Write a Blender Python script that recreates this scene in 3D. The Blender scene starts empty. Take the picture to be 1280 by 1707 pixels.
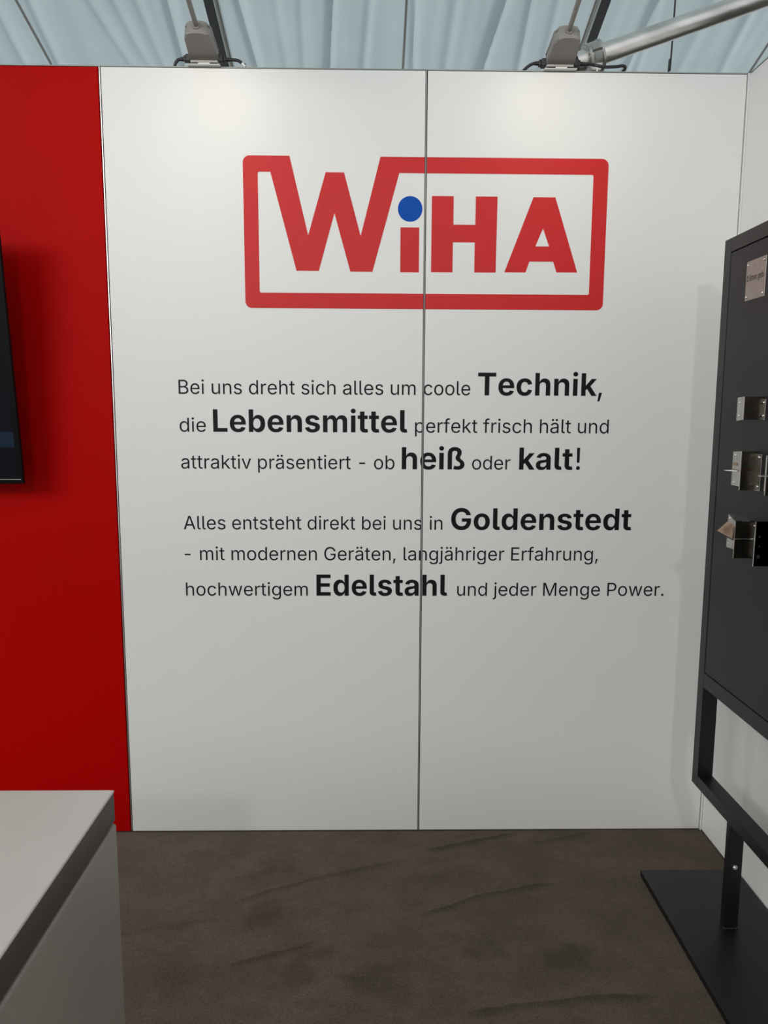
import bpy, bmesh, math, json, random
from mathutils import Vector, Matrix
from mathutils.geometry import delaunay_2d_cdt

# ------------------------------------------------------------------ camera
SC = bpy.context.scene
COL = SC.collection
random.seed(7)
W_PX, H_PX, F_PX = 1280, 1707, 1238.87
PITCH, YAW, ROLL = 0.132126, 0.0163253, 0.00454367
CAM = Vector((0.835561, -2.438472, 1.453763))

def cam_rotation():
    cp, sp = math.cos(PITCH), math.sin(PITCH)
    cy, sy = math.cos(YAW), math.sin(YAW)
    cr, sr = math.cos(ROLL), math.sin(ROLL)
    base = Matrix(((1, 0, 0), (0, 0, -1), (0, 1, 0)))
    ry = Matrix(((cy, 0, -sy), (0, 1, 0), (sy, 0, cy)))
    rx = Matrix(((1, 0, 0), (0, cp, -sp), (0, sp, cp)))
    rz = Matrix(((cr, -sr, 0), (sr, cr, 0), (0, 0, 1)))
    r = rz @ rx @ ry @ base            # rows: right, down, forward
    return Matrix((r[0], -r[1], -r[2])).transposed()

cam_data = bpy.data.cameras.new('camera')
cam_data.sensor_fit = 'VERTICAL'
cam_data.sensor_height = 36.0
cam_data.lens = F_PX / H_PX * 36.0
cam_data.clip_start = 0.02
cam_data.clip_end = 200
cam = bpy.data.objects.new('camera', cam_data)
COL.objects.link(cam)
cam.matrix_world = Matrix.Translation(CAM) @ cam_rotation().to_4x4()
SC.camera = cam

# ------------------------------------------------------------------ world, sun, exposure
world = bpy.data.worlds.new('world')
SC.world = world
world.use_nodes = True
wn = world.node_tree
wn.nodes['Background'].inputs['Color'].default_value = (0.90, 0.95, 1.0, 1)
wn.nodes['Background'].inputs['Strength'].default_value = 0.72

sun_data = bpy.data.lights.new('sun', 'SUN')
sun_data.energy = 2.0
sun_data.angle = math.radians(6)
sun_data.color = (1.0, 0.97, 0.92)
sun = bpy.data.objects.new('sun', sun_data)
COL.objects.link(sun)
sun.rotation_euler = Vector((0.90, 0.15, -0.62)).to_track_quat('-Z', 'Y').to_euler()

def area(name, loc, aim, sx, sy, power, color, spread=180):
    d = bpy.data.lights.new(name, 'AREA')
    d.shape = 'RECTANGLE'
    d.size, d.size_y, d.energy, d.color = sx, sy, power, color
    d.spread = math.radians(spread)
    o = bpy.data.objects.new(name, d)
    COL.objects.link(o)
    o.location = loc
    o.rotation_euler = (Vector(aim) - Vector(loc)).to_track_quat('-Z', 'Y').to_euler()
    return o

# added broad fill light, behind and left of the camera, for the ambient level
area('ambient_fill', (-2.6, -5.6, 3.5), (1.4, 0, 0.8), 3.4, 1.6, 132, (1.0, 0.985, 0.965))
# a spotlight of the stand across the aisle
area('aisle_spotlight', (0.80, -5.6, 3.2), (1.2, 0, 1.0), 0.14, 0.14, 24, (1.0, 0.93, 0.82))

SC.view_settings.view_transform = 'Standard'
SC.view_settings.look = 'None'
SC.view_settings.gamma = 1
SC.view_settings.use_curve_mapping = False
SC.view_settings.exposure = 0.0

# ------------------------------------------------------------------ materials
def srgb(r, g, b):
    def f(c):
        c /= 255.0
        return c / 12.92 if c <= 0.04045 else ((c + 0.055) / 1.055) ** 2.4
    return (f(r), f(g), f(b), 1)

def material(name, color, rough=0.5, metal=0.0, vary=0.05, scale=8.0, stretch=(1, 1, 1), bump=0.0, bump_scale=200.0, spec=0.5, coat=0.0):
    m = bpy.data.materials.new(name)
    m.use_nodes = True
    t = m.node_tree
    b = t.nodes['Principled BSDF']
    b.inputs['Roughness'].default_value = rough
    b.inputs['Metallic'].default_value = metal
    b.inputs['Specular IOR Level'].default_value = spec
    b.inputs['Coat Weight'].default_value = coat
    co = t.nodes.new('ShaderNodeTexCoord')
    mp = t.nodes.new('ShaderNodeMapping')
    mp.inputs['Scale'].default_value = stretch
    t.links.new(co.outputs['Object'], mp.inputs['Vector'])
    n = t.nodes.new('ShaderNodeTexNoise')
    n.inputs['Scale'].default_value = scale
    n.inputs['Detail'].default_value = 4
    t.links.new(mp.outputs[0], n.inputs['Vector'])
    mr = t.nodes.new('ShaderNodeMapRange')
    mr.inputs['From Min'].default_value = 0.3
    mr.inputs['From Max'].default_value = 0.7
    mr.inputs['To Min'].default_value = 1 - vary
    mr.inputs['To Max'].default_value = 1 + vary
    t.links.new(n.outputs['Fac'], mr.inputs['Value'])
    mx = t.nodes.new('ShaderNodeVectorMath')
    mx.operation = 'SCALE'
    mx.inputs[0].default_value = color[:3]
    t.links.new(mr.outputs[0], mx.inputs['Scale'])
    t.links.new(mx.outputs[0], b.inputs['Base Color'])
    if bump:
        n2 = t.nodes.new('ShaderNodeTexNoise')
        n2.inputs['Scale'].default_value = bump_scale
        n2.inputs['Detail'].default_value = 3
        t.links.new(mp.outputs[0], n2.inputs['Vector'])
        bp = t.nodes.new('ShaderNodeBump')
        bp.inputs['Strength'].default_value = bump
        bp.inputs['Distance'].default_value = 0.002
        t.links.new(n2.outputs['Fac'], bp.inputs['Height'])
        t.links.new(bp.outputs[0], b.inputs['Normal'])
    return m

M = {}
M['white'] = material('white_print_panel', (0.805, 0.80, 0.775, 1), 0.42, vary=0.006, scale=3, bump=0.03, bump_scale=500)
M['red'] = material('red_print_panel', (0.435, 0.0012, 0.0006, 1), 0.5, vary=0.03, scale=4, bump=0.05, bump_scale=400, spec=0.05)
M['alu'] = material('brushed_aluminium', (0.72, 0.71, 0.68, 1), 0.38, 1.0, vary=0.12, scale=6, stretch=(1, 1, 0.1))
M['dark_gap'] = material('dark_gap', (0.02, 0.02, 0.018, 1), 0.8)
M['grey_profile'] = material('grey_profile', (0.30, 0.32, 0.30, 1), 0.5, 0.3)
M['ink_red'] = material('red_film', (0.60, 0.020, 0.022, 1), 0.45, spec=0.25, vary=0.02, scale=20, bump=0.05, bump_scale=600)
M['ink_blue'] = material('blue_film', (0.003, 0.078, 0.42, 1), 0.45, spec=0.1, vary=0.02, scale=20)
M['heat_dark'] = material('dark_heat_mark', (0.075, 0.036, 0.022, 1), 0.35, 0.8, vary=0.3, scale=60)
M['ink_black'] = material('black_film', (0.009, 0.008, 0.011, 1), 0.5, vary=0.05, spec=0.15)
M['rack'] = material('black_powder_coat', (0.004, 0.004, 0.005, 1), 0.4, vary=0.10, scale=5, bump=0.10, bump_scale=900, spec=0.45)
M['board'] = material('anthracite_board', (0.013, 0.0125, 0.014, 1), 0.45, vary=0.08, scale=4, bump=0.06, bump_scale=700, spec=0.35)
M['steel'] = material('brushed_steel', (0.55, 0.54, 0.51, 1), 0.36, 1.0, vary=0.18, scale=30, stretch=(1, 1, 0.15), bump=0.06, bump_scale=300)
M['steel_dark'] = material('dark_reflection_steel', (0.115, 0.10, 0.08, 1), 0.34, 1.0, vary=0.35, scale=22, bump=0.05, bump_scale=200)  # darker steel: on the webs, the dark room they reflect is in the colour
M['heat'] = material('heat_tinted_steel', (0.42, 0.30, 0.21, 1), 0.38, 1.0, vary=0.35, scale=40)
M['label'] = material('label_steel', (0.40, 0.385, 0.35, 1), 0.42, 1.0, vary=0.10, scale=60)
M['screw'] = material('screw_steel', (0.85, 0.82, 0.76, 1), 0.2, 1.0, vary=0.05)
M['lamp_grey'] = material('grey_lamp_plastic', (0.25, 0.235, 0.215, 1), 0.5, vary=0.03, bump=0.05)
M['strip'] = material('light_grey_strip', (0.42, 0.41, 0.38, 1), 0.5)
M['black_rubber'] = material('black_rubber', (0.012, 0.012, 0.012, 1), 0.45, vary=0.1, spec=0.6)
M['bracket_white'] = material('white_metal_clip', (0.78, 0.78, 0.76, 1), 0.4, 0.0)
M['top'] = material('pale_laminate', (0.60, 0.555, 0.515, 1), 0.36, vary=0.04, scale=3, bump=0.05, bump_scale=500)
M['edge'] = material('taupe_edge_band', (0.070, 0.048, 0.043, 1), 0.5, vary=0.03)
M['body'] = material('grey_beige_cabinet', (0.26, 0.235, 0.205, 1), 0.42, vary=0.06, scale=4, bump=0.04, bump_scale=400)
M['tv'] = material('black_tv_plastic', (0.003, 0.003, 0.0035, 1), 0.5, vary=0.05, spec=0.1)
M['pipe'] = material('worn_aluminium_pipe', (0.78, 0.75, 0.71, 1), 0.33, 1.0, vary=0.22, scale=18, stretch=(0.35, 1, 1), bump=0.25, bump_scale=60)
M['cast'] = material('cast_clamp', (0.50, 0.49, 0.47, 1), 0.45, 0.9, vary=0.25, scale=60, bump=0.3, bump_scale=150)
M['beam_side'] = material('beam_side_aluminium', (0.46, 0.46, 0.42, 1), 0.5, 0.3, vary=0.12, scale=3, stretch=(4, 0.1, 4))
M['beam_dark'] = material('beam_underside_shade', (0.012, 0.012, 0.014, 1), 0.6, vary=0.1)  # shade under the roof beams put into a near-black colour
M['seam'] = material('roof_seam_tape', (0.20, 0.19, 0.165, 1), 0.7, vary=0.1)

def fabric_material():
    m = bpy.data.materials.new('tent_fabric')
    m.use_nodes = True
    t = m.node_tree
    t.nodes.clear()
    out = t.nodes.new('ShaderNodeOutputMaterial')
    mix = t.nodes.new('ShaderNodeMixShader')
    mix.inputs[0].default_value = 0.72
    di = t.nodes.new('ShaderNodeBsdfDiffuse')
    tr = t.nodes.new('ShaderNodeBsdfTranslucent')
    co = t.nodes.new('ShaderNodeTexCoord')
    n = t.nodes.new('ShaderNodeTexNoise')
    n.inputs['Scale'].default_value = 0.8
    n.inputs['Detail'].default_value = 5
    t.links.new(co.outputs['Object'], n.inputs['Vector'])
    r = t.nodes.new('ShaderNodeValToRGB')
    r.color_ramp.elements[0].position = 0.3
    r.color_ramp.elements[0].color = (0.385, 0.455, 0.465, 1)
    r.color_ramp.elements[1].position = 0.7
    r.color_ramp.elements[1].color = (0.425, 0.50, 0.51, 1)
    t.links.new(n.outputs['Fac'], r.inputs[0])
    t.links.new(r.outputs[0], di.inputs['Color'])
    t.links.new(r.outputs[0], tr.inputs['Color'])
    t.links.new(di.outputs[0], mix.inputs[1])
    t.links.new(tr.outputs[0], mix.inputs[2])
    t.links.new(mix.outputs[0], out.inputs[0])
    return m
M['fabric'] = fabric_material()

def carpet_material():
    m = bpy.data.materials.new('carpet_pile')
    m.use_nodes = True
    t = m.node_tree
    L = t.links.new
    b = t.nodes['Principled BSDF']
    b.inputs['Roughness'].default_value = 0.95
    b.inputs['Specular IOR Level'].default_value = 0.1
    co = t.nodes.new('ShaderNodeTexCoord')
    sep = t.nodes.new('ShaderNodeSeparateXYZ')
    L(co.outputs['Object'], sep.inputs[0])
    def math_(op, a, b_=None, c=None, clamp=False):
        n = t.nodes.new('ShaderNodeMath')
        n.operation = op
        n.use_clamp = clamp
        for i, v in enumerate((a, b_, c)):
            if v is None:
                continue
            if isinstance(v, (int, float)):
                n.inputs[i].default_value = v
            else:
                L(v, n.inputs[i])
        return n.outputs[0]
    def noise(scale, detail=4, st=(1, 1, 1), rot=0.0, rough=0.5):
        mp = t.nodes.new('ShaderNodeMapping')
        mp.inputs['Scale'].default_value = st
        mp.inputs['Rotation'].default_value = (0, 0, rot)
        L(co.outputs['Object'], mp.inputs['Vector'])
        n = t.nodes.new('ShaderNodeTexNoise')
        n.inputs['Scale'].default_value = scale
        n.inputs['Detail'].default_value = detail
        n.inputs['Roughness'].default_value = rough
        L(mp.outputs[0], n.inputs['Vector'])
        return n.outputs['Fac']
    def ramp(v, a, b_, lo, hi):
        mr = t.nodes.new('ShaderNodeMapRange')
        mr.interpolation_type = 'SMOOTHSTEP'
        for k, x in zip(('From Min', 'From Max', 'To Min', 'To Max'), (a, b_, lo, hi)):
            mr.inputs[k].default_value = x
        L(v, mr.inputs['Value'])
        return mr.outputs[0]
    wob = noise(9, 3)
    val = ramp(noise(5.5, 5, (1, 1.5, 1), 0.35, 0.6), 0.36, 0.66, 0.86, 1.07)
    fine = ramp(noise(170, 3, rough=0.75), 0.3, 0.7, 0.78, 1.22)
    mid = ramp(noise(36, 4, (1, 1.3, 1), rough=0.7), 0.3, 0.7, 0.93, 1.07)
    val = math_('MULTIPLY', math_('MULTIPLY', val, fine), mid)
    # places where the pile has been trodden flat (nap lying the other way)
    for px, py, r, k in ((0.55, -0.42, .11, .16), (0.67, -0.66, .13, .22), (0.86, -0.71, .16, .17), (1.40, -0.63, .10, .2),
                         (0.53, -0.19, .12, .16), (1.15, -0.59, .08, .14), (0.33, -0.70, .14, .1), (1.02, -0.30, .14, .1), (1.45, -0.3, .1, .08), (0.8, -1.0, .16, .1)):
        dx = math_('SUBTRACT', sep.outputs[0], px)
        dy = math_('MULTIPLY', math_('SUBTRACT', sep.outputs[1], py), 1.5)
        d = math_('SQRT', math_('ADD', math_('MULTIPLY', dx, dx), math_('MULTIPLY', dy, dy)))
        d = math_('ADD', d, math_('MULTIPLY', math_('SUBTRACT', wob, 0.5), 0.35))
        val = math_('MULTIPLY', val, ramp(d, r * 0.2, r, 1 - 1.25 * k, 1.0))
    # long brush strokes left in the pile: a crisp dark edge fading to one side
    for (x0, y0), (x1, y1), bend, k in (((0.41, -0.385), (0.95, -0.172), 0.02, .20), ((1.01, -0.127), (1.36, -0.012), .01, .24),
                                        ((0.97, -0.445), (1.43, -0.29), .02, .24), ((0.45, -0.64), (0.70, -0.54), .0, .2),
                                        ((1.06, -0.80), (1.57, -0.745), .01, .24), ((1.38, -0.075), (1.62, -0.008), 0, .14),
                                        ((0.10, -0.52), (0.42, -0.44), 0, .10), ((0.75, -1.05), (1.3, -0.98), .02, .12)):
        ln = math.hypot(x1 - x0, y1 - y0)
        ux, uy = (x1 - x0) / ln, (y1 - y0) / ln
        dx = math_('SUBTRACT', sep.outputs[0], x0)
        dy = math_('SUBTRACT', sep.outputs[1], y0)
        u = math_('DIVIDE', math_('ADD', math_('MULTIPLY', dx, ux), math_('MULTIPLY', dy, uy)), ln)
        v = math_('SUBTRACT', math_('MULTIPLY', dy, ux), math_('MULTIPLY', dx, uy))
        v = math_('ADD', v, math_('MULTIPLY', math_('SUBTRACT', wob, 0.5), 0.03))
        arc = math_('MULTIPLY', math_('MULTIPLY', u, math_('SUBTRACT', 1.0, u)), 4 * bend)
        v = math_('SUBTRACT', v, arc)
        ends = math_('MULTIPLY', ramp(u, -0.02, 0.12, 0, 1), ramp(u, 0.85, 1.02, 1, 0))
        edge = math_('MULTIPLY', ramp(v, 0.0, 0.006, 1, 0), ramp(v, -0.035, 0.002, 0, 1))
        val = math_('MULTIPLY', val, math_('SUBTRACT', 1.0, math_('MULTIPLY', math_('MULTIPLY', edge, ends), 1.5 * k)))
    mx = t.nodes.new('ShaderNodeVectorMath')
    mx.operation = 'SCALE'
    mx.inputs[0].default_value = (0.098, 0.077, 0.060)
    L(val, mx.inputs['Scale'])
    L(mx.outputs[0], b.inputs['Base Color'])
    bp = t.nodes.new('ShaderNodeBump')
    bp.inputs['Strength'].default_value = 0.5
    bp.inputs['Distance'].default_value = 0.003
    L(noise(260, 3), bp.inputs['Height'])
    L(bp.outputs[0], b.inputs['Normal'])
    return m
M['carpet'] = carpet_material()

def screen_material(x_right, z_band0, z_band1):
    m = bpy.data.materials.new('tv_screen')
    m.use_nodes = True
    t = m.node_tree
    b = t.nodes['Principled BSDF']
    b.inputs['Roughness'].default_value = 0.5
    b.inputs['Specular IOR Level'].default_value = 0.1
    b.inputs['Base Color'].default_value = (0.002, 0.002, 0.003, 1)
    co = t.nodes.new('ShaderNodeTexCoord')
    sp = t.nodes.new('ShaderNodeSeparateXYZ')
    t.links.new(co.outputs['Object'], sp.inputs[0])
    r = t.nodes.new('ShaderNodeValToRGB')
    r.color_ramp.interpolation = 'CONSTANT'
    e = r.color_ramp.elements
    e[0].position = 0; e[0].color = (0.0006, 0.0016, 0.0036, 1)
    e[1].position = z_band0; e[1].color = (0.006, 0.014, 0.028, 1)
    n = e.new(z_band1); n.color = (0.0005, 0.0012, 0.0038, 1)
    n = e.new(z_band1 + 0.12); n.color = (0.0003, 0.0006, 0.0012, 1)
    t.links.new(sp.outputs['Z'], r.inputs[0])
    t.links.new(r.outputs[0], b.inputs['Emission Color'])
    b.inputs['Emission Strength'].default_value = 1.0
    return m

def emitter(name, color, strength):
    m = bpy.data.materials.new(name)
    m.use_nodes = True
    b = m.node_tree.nodes['Principled BSDF']
    b.inputs['Base Color'].default_value = (0.9, 0.9, 0.9, 1)
    b.inputs['Emission Color'].default_value = color
    b.inputs['Emission Strength'].default_value = strength
    return m

# ------------------------------------------------------------------ helpers
def link(name, me, mat, parent=None, loc=None, rot=None):
    o = bpy.data.objects.new(name, me)
    COL.objects.link(o)
    if mat is not None and not me.materials:
        me.materials.append(mat)
    if parent is not None:
        o.parent = parent
    if loc is not None:
        o.location = loc
    if rot is not None:
        o.rotation_euler = rot
    return o

def from_bm(name, bm, mat, parent=None, smooth=False, **kw):
    me = bpy.data.meshes.new(name)
    bmesh.ops.recalc_face_normals(bm, faces=bm.faces)
    bm.to_mesh(me)
    bm.free()
    if smooth:
        for p in me.polygons:
            p.use_smooth = True
        try:
            me.set_sharp_from_angle(angle=math.radians(35))
        except Exception:
            pass
    return link(name, me, mat, parent, **kw)

def add_box(bm, lo, hi, bevel=0.0, seg=2):
    res = bmesh.ops.create_cube(bm, size=1.0)
    vs = res['verts']
    for v in vs:
        v.co = Vector([lo[i] + (v.co[i] + 0.5) * (hi[i] - lo[i]) for i in range(3)])
    if bevel > 0:
        es = list({e for v in vs for e in v.link_edges})
        bmesh.ops.bevel(bm, geom=es, offset=bevel, segments=seg, affect='EDGES', profile=0.5)

def box(name, lo, hi, mat, parent=None, bevel=0.0, seg=2, smooth=False):
    bm = bmesh.new()
    add_box(bm, lo, hi, bevel, seg)
    return from_bm(name, bm, mat, parent, smooth=smooth)

def add_prism(bm, pts, direction):
    """extrude a closed 3-D outline along a vector"""
    d = Vector(direction)
    a = [bm.verts.new(Vector(p)) for p in pts]
    b = [bm.verts.new(Vector(p) + d) for p in pts]
    bm.faces.new(a)
    bm.faces.new(list(reversed(b)))
    n = len(pts)
    for i in range(n):
        bm.faces.new((a[i], b[i], b[(i + 1) % n], a[(i + 1) % n]))

def add_tube(bm, path, radius, seg=12, closed_ends=True):
    """tube along a list of points; radius may be a list"""
    P = [Vector(p) for p in path]
    R = radius if isinstance(radius, (list, tuple)) else [radius] * len(P)
    rings = []
    t0 = (P[1] - P[0]).normalized()
    up = Vector((0, 0, 1)) if abs(t0.z) < 0.9 else Vector((1, 0, 0))
    nrm = t0.cross(up).normalized()
    for i, p in enumerate(P):
        if i == 0:
            t = P[1] - P[0]
        elif i == len(P) - 1:
            t = P[-1] - P[-2]
        else:
            t = P[i + 1] - P[i - 1]
        t.normalize()
        nrm = (nrm - t * nrm.dot(t)).normalized()
        bi = t.cross(nrm)
        rings.append([bm.verts.new(p + (nrm * math.cos(2 * math.pi * k / seg) + bi * math.sin(2 * math.pi * k / seg)) * R[i]) for k in range(seg)])
    for a, b in zip(rings, rings[1:]):
        for k in range(seg):
            bm.faces.new((a[k], a[(k + 1) % seg], b[(k + 1) % seg], b[k]))
    if closed_ends:
        bm.faces.new(list(reversed(rings[0])))
        bm.faces.new(rings[-1])

def tube(name, path, radius, mat, parent=None, seg=12):
    bm = bmesh.new()
    add_tube(bm, path, radius, seg)
    return from_bm(name, bm, mat, parent, smooth=True)

def bezier(p, n=8):
    """smooth path through control points (Catmull-Rom)"""
    P = [Vector(x) for x in p]
    P = [P[0] * 2 - P[1]] + P + [P[-1] * 2 - P[-2]]
    out = []
    for i in range(1, len(P) - 2):
        for k in range(n):
            t = k / n
            a, b, c, d = P[i - 1], P[i], P[i + 1], P[i + 2]
            out.append(0.5 * ((2 * b) + (c - a) * t + (2 * a - 5 * b + 4 * c - d) * t * t + (3 * b - a - 3 * c + d) * t ** 3))
    out.append(P[-2])
    return out

def empty(name, loc=(0, 0, 0), rot=(0, 0, 0), parent=None):
    o = bpy.data.objects.new(name, None)
    COL.objects.link(o)
    o.empty_display_size = 0.1
    o.location = loc
    o.rotation_euler = rot
    if parent is not None:
        o.parent = parent
    return o

def tag(o, label, cat, group=None):
    o['label'] = label
    o['category'] = cat
    if group:
        o['group'] = group
    return o

def structure(o):
    o['kind'] = 'structure'
    return o

# ------------------------------------------------------------------ floor
structure(box('floor', (-6, -9, -0.05), (9, 7, 0.0), M['carpet']))

# ------------------------------------------------------------------ back wall
H = 2.5
wb = structure(empty('wall_back'))
PB = [(-0.998, -0.0045, 'red'), (0.0045, 0.9975, 'white'), (1.0045, 1.9925, 'white')]
for x0, x1, k in PB:
    p = box('wall_panel', (x0, 0, 0.004), (x1, 0.016, H - 0.003), M[k], wb, bevel=0.0012, seg=2)
    if k == 'red':
        p['label'] = 'red panel left of the white ones'
box('wall_panel', (-2.0, 0, 0.004), (-1.003, 0.016, H - 0.003), M['red'], wb, bevel=0.0012)['label'] = 'red panel left of the white ones'
box('wall_core', (-2.0, 0.0165, 0.0), (2.0, 0.045, H - 0.001), M['dark_gap'], wb)
for xs in (-1.0005, 0.0, 1.0008):
    box('joint_profile', (xs - 0.0018, 0.0018, 0.002), (xs + 0.0014, 0.0166, H), M['grey_profile'] if xs > 0.5 else M['alu'], wb, bevel=0.0004, seg=1)
box('top_rail', (-2.0, 0.001, H - 0.0012), (1.998, 0.046, H + 0.0022), M['grey_profile'], wb, bevel=0.0006, seg=1)

# ------------------------------------------------------------------ right wall
wr = structure(empty('wall_right'))
for i in range(4):
    y1 = -0.004 - i * 1.0
    box('wall_panel', (2.0, y1 - 0.994, 0.004), (2.016, y1, H - 0.003), M['white'], wr, bevel=0.0012)
    box('joint_profile', (2.0018, y1 - 0.9985, 0.002), (2.0166, y1 - 0.9955, H), M['alu'], wr)
box('wall_core', (2.0165, -4.0, 0.0), (2.045, 0.0, H - 0.001), M['dark_gap'], wr)
box('top_rail', (2.0, -4.0, H - 0.0012), (2.046, -0.004, H + 0.0022), M['grey_profile'], wr, bevel=0.0006, seg=1)
structure(box('trim_corner', (1.9952, -0.0045, 0.0), (2.0, 0.0165, H), M['bracket_white'], None, bevel=0.0012))

# ------------------------------------------------------------------ tent roof
SLOPE = -0.325
def roof_z(y, x=0.0):
    # plane through a point 10.8 m ahead of the camera
    return CAM.z + 0.468 * 10.84 + SLOPE * (y - (CAM.y + 10.84))
ROOF_X0 = -3.737           # the leftmost fabric seam in view
def fold(x, y):
    """hanging folds of the fabric (x at two depths, width, height)"""
    z = 0.0
    u = (y - (YN)) / (YF - YN)
    for xa, xb, w, a in FOLDS:
        xf = xa + (xb - xa) * u
        d = (x - xf) / w
        if abs(d) < 4:
            z -= 1.45 * a * math.exp(-d * d)
    z += 0.006 * math.sin(x * 9.0 + 1.3 * math.sin(y * 0.7) + 2.0 * math.sin(x * 1.7)) * (0.6 + 0.4 * math.sin(x * 2.3 + y * 0.4))
    z += 0.0035 * math.sin(x * 23.0 + 2.2 * math.sin(x * 3.1) + y * 0.8)
    return z
YN, YF = 7.75, 9.15
FOLDS = [(-1.785, -1.845, 0.07, 0.05), (0.309, 0.186, 0.055, 0.06), (2.505, 2.354, 0.07, 0.07), (-0.896, -0.787, 0.06, 0.05), (0.799, 0.681, 0.05, 0.03), (2.853, 2.917, 0.05, 0.03), (-2.824, -2.545, 0.05, 0.03), (-2.505, -2.318, 0.05, 0.02), (-3.54, -3.63, 0.06, 0.03), (-0.411, -0.394, 0.07, 0.02), (1.354, 1.414, 0.05, 0.03), (1.899, 1.865, 0.07, 0.02), (3.199, 3.261, 0.05, 0.02), (4.449, 4.46, 0.05, 0.03), (4.504, 4.637, 0.05, 0.025), (5.737, 5.853, 0.06, 0.03), (-2.183, -2.121, 0.06, 0.02), (-4.018, -4.097, 0.06, 0.03), (-0.095, -0.167, 0.05, 0.015), (5.201, 5.235, 0.08, 0.02)]
ys = [-12, -9, -6, -3, 0, 3, 5, 6.5] + [7.2 + 0.2 * i for i in range(14)] + [11, 13, 15, 17, 19]
roof = structure(empty('ceiling'))
bay = 2.5
for k in range(-4, 7):
    xa, xb = ROOF_X0 + k * bay, ROOF_X0 + (k + 1) * bay
    beam_left = (k % 2 != 0)
    inset = 0.075
    xl = xa + (inset if beam_left else 0.012)
    xr = xb - (0.012 if beam_left else inset)
    n = 90 if -1 <= k <= 4 else 10
    bm = bmesh.new()
    grid = []
    for j in range(n + 1):
        x = xl + (xr - xl) * j / n
        edge = min(1.0, min(x - xl, xr - x) / 0.10)
        grid.append([bm.verts.new((x, y, roof_z(y) + fold(x, y) * edge)) for y in ys])
    for a, b in zip(grid, grid[1:]):
        for i in range(len(ys) - 1):
            bm.faces.new((a[i], b[i], b[i + 1], a[i + 1]))
    from_bm('fabric_panel', bm, M['fabric'], roof, smooth=True)
    def rail(name, x0, x1, z0, z1, mat):
        bm = bmesh.new()
        ya, yb = ys[0], ys[-1]
        q = [(x0, ya, roof_z(ya) + z0), (x1, ya, roof_z(ya) + z0), (x1, ya, roof_z(ya) + z1), (x0, ya, roof_z(ya) + z1)]
        add_prism(bm, q, (0, yb - ya, roof_z(yb) - roof_z(ya)))
        return from_bm(name, bm, mat, roof)
    if beam_left:
        rail('roof_beam', xa - 0.062, xa + 0.062, -0.17, -0.001, M['beam_side'])
        rail('beam_groove', xa - 0.066, xa + 0.066, -0.100, -0.088, M['seam'])
        rail('beam_groove', xa - 0.066, xa + 0.066, -0.050, -0.042, M['seam'])
        rail('beam_shade_strip', xa - 0.060, xa + 0.060, -0.178, -0.170, M['beam_dark'])  # dark strip added for the shaded underside of the beam
        rail('keder_edge', xa - 0.078, xa + 0.078, -0.004, 0.012, M['seam'])
    else:
        rail('fabric_seam', xa - 0.014, xa + 0.014, -0.012, 0.004, M['seam'])

# thin cord hanging behind the wall
c_top = Vector((2.712, 2.5, 4.15))
c_top.z = roof_z(2.5) - 0.01
cord = tube('hanging_cord', bezier([(2.60, 2.5, 0.01), (2.645, 2.5, 2.2), (2.681, 2.5, 3.576), (2.701, 2.5, 3.992), (2.78, 2.5, c_top.z)]), 0.0055, M['black_rubber'], None, 8)
tag(cord, 'thin black cord hanging from the tent roof, crossing behind the aluminium pipe', 'cord')

# ------------------------------------------------------------------ pipe with clamp
pd = Vector((2.0549 - 1.5225, 0.0, 2.7467 - 2.5643)).normalized()
pc = Vector((1.5225, 0.055, 2.5643))
pipe_t = empty('support_pipe', (pc.x, pc.y, pc.z))
tag(pipe_t, 'worn aluminium pipe rising to the right from the wall top by the right lamp', 'pipe')
bm = bmesh.new()
a, b = -pd * 0.052, pd * 2.4
n = 40
add_tube(bm, [a + (b - a) * i / n for i in range(n + 1)], 0.0305, 28, closed_ends=False)
add_tube(bm, [a + (b - a) * i / n for i in range(n + 1)], 0.0270, 28, closed_ends=False)
from_bm('pipe', bm, M['pipe'], pipe_t, smooth=True)
# clamp
cl = empty('pipe_clamp', (pc.x, 0.040, H + 0.0022))
tag(cl, 'cast metal clamp on the wall top holding the slanting pipe', 'clamp')
ax = Vector((pd.x, 0, pd.z))
side = Vector((0, 1, 0))
upn = ax.cross(side) * -1
cz = pc - Vector((pc.x, 0.040, H + 0.0022)) + pd * 0.006
def ring(a0, a1, r0, r1, w, off=0.0, steps=18):
    bm = bmesh.new()
    prev = None
    first = None
    for i in range(steps + 1):
        t = math.radians(a0 + (a1 - a0) * i / steps)
        d = side * math.cos(t) + upn * math.sin(t)
        vs = [bm.verts.new(cz + ax * (off + s * w / 2) + d * r) for s, r in ((-1, r0), (1, r0), (1, r1), (-1, r1))]
        if prev:
            for k in range(4):
                bm.faces.new((prev[k], prev[(k + 1) % 4], vs[(k + 1) % 4], vs[k]))
        else:
            first = vs
        prev = vs
    bm.faces.new(first)
    bm.faces.new(prev)
    return bm
from_bm('upper_jaw', ring(8, 172, 0.0308, 0.0400, 0.046), M['cast'], cl, smooth=True)
from_bm('lower_jaw', ring(-172, -8, 0.0308, 0.0425, 0.046), M['cast'], cl, smooth=True)
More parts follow.
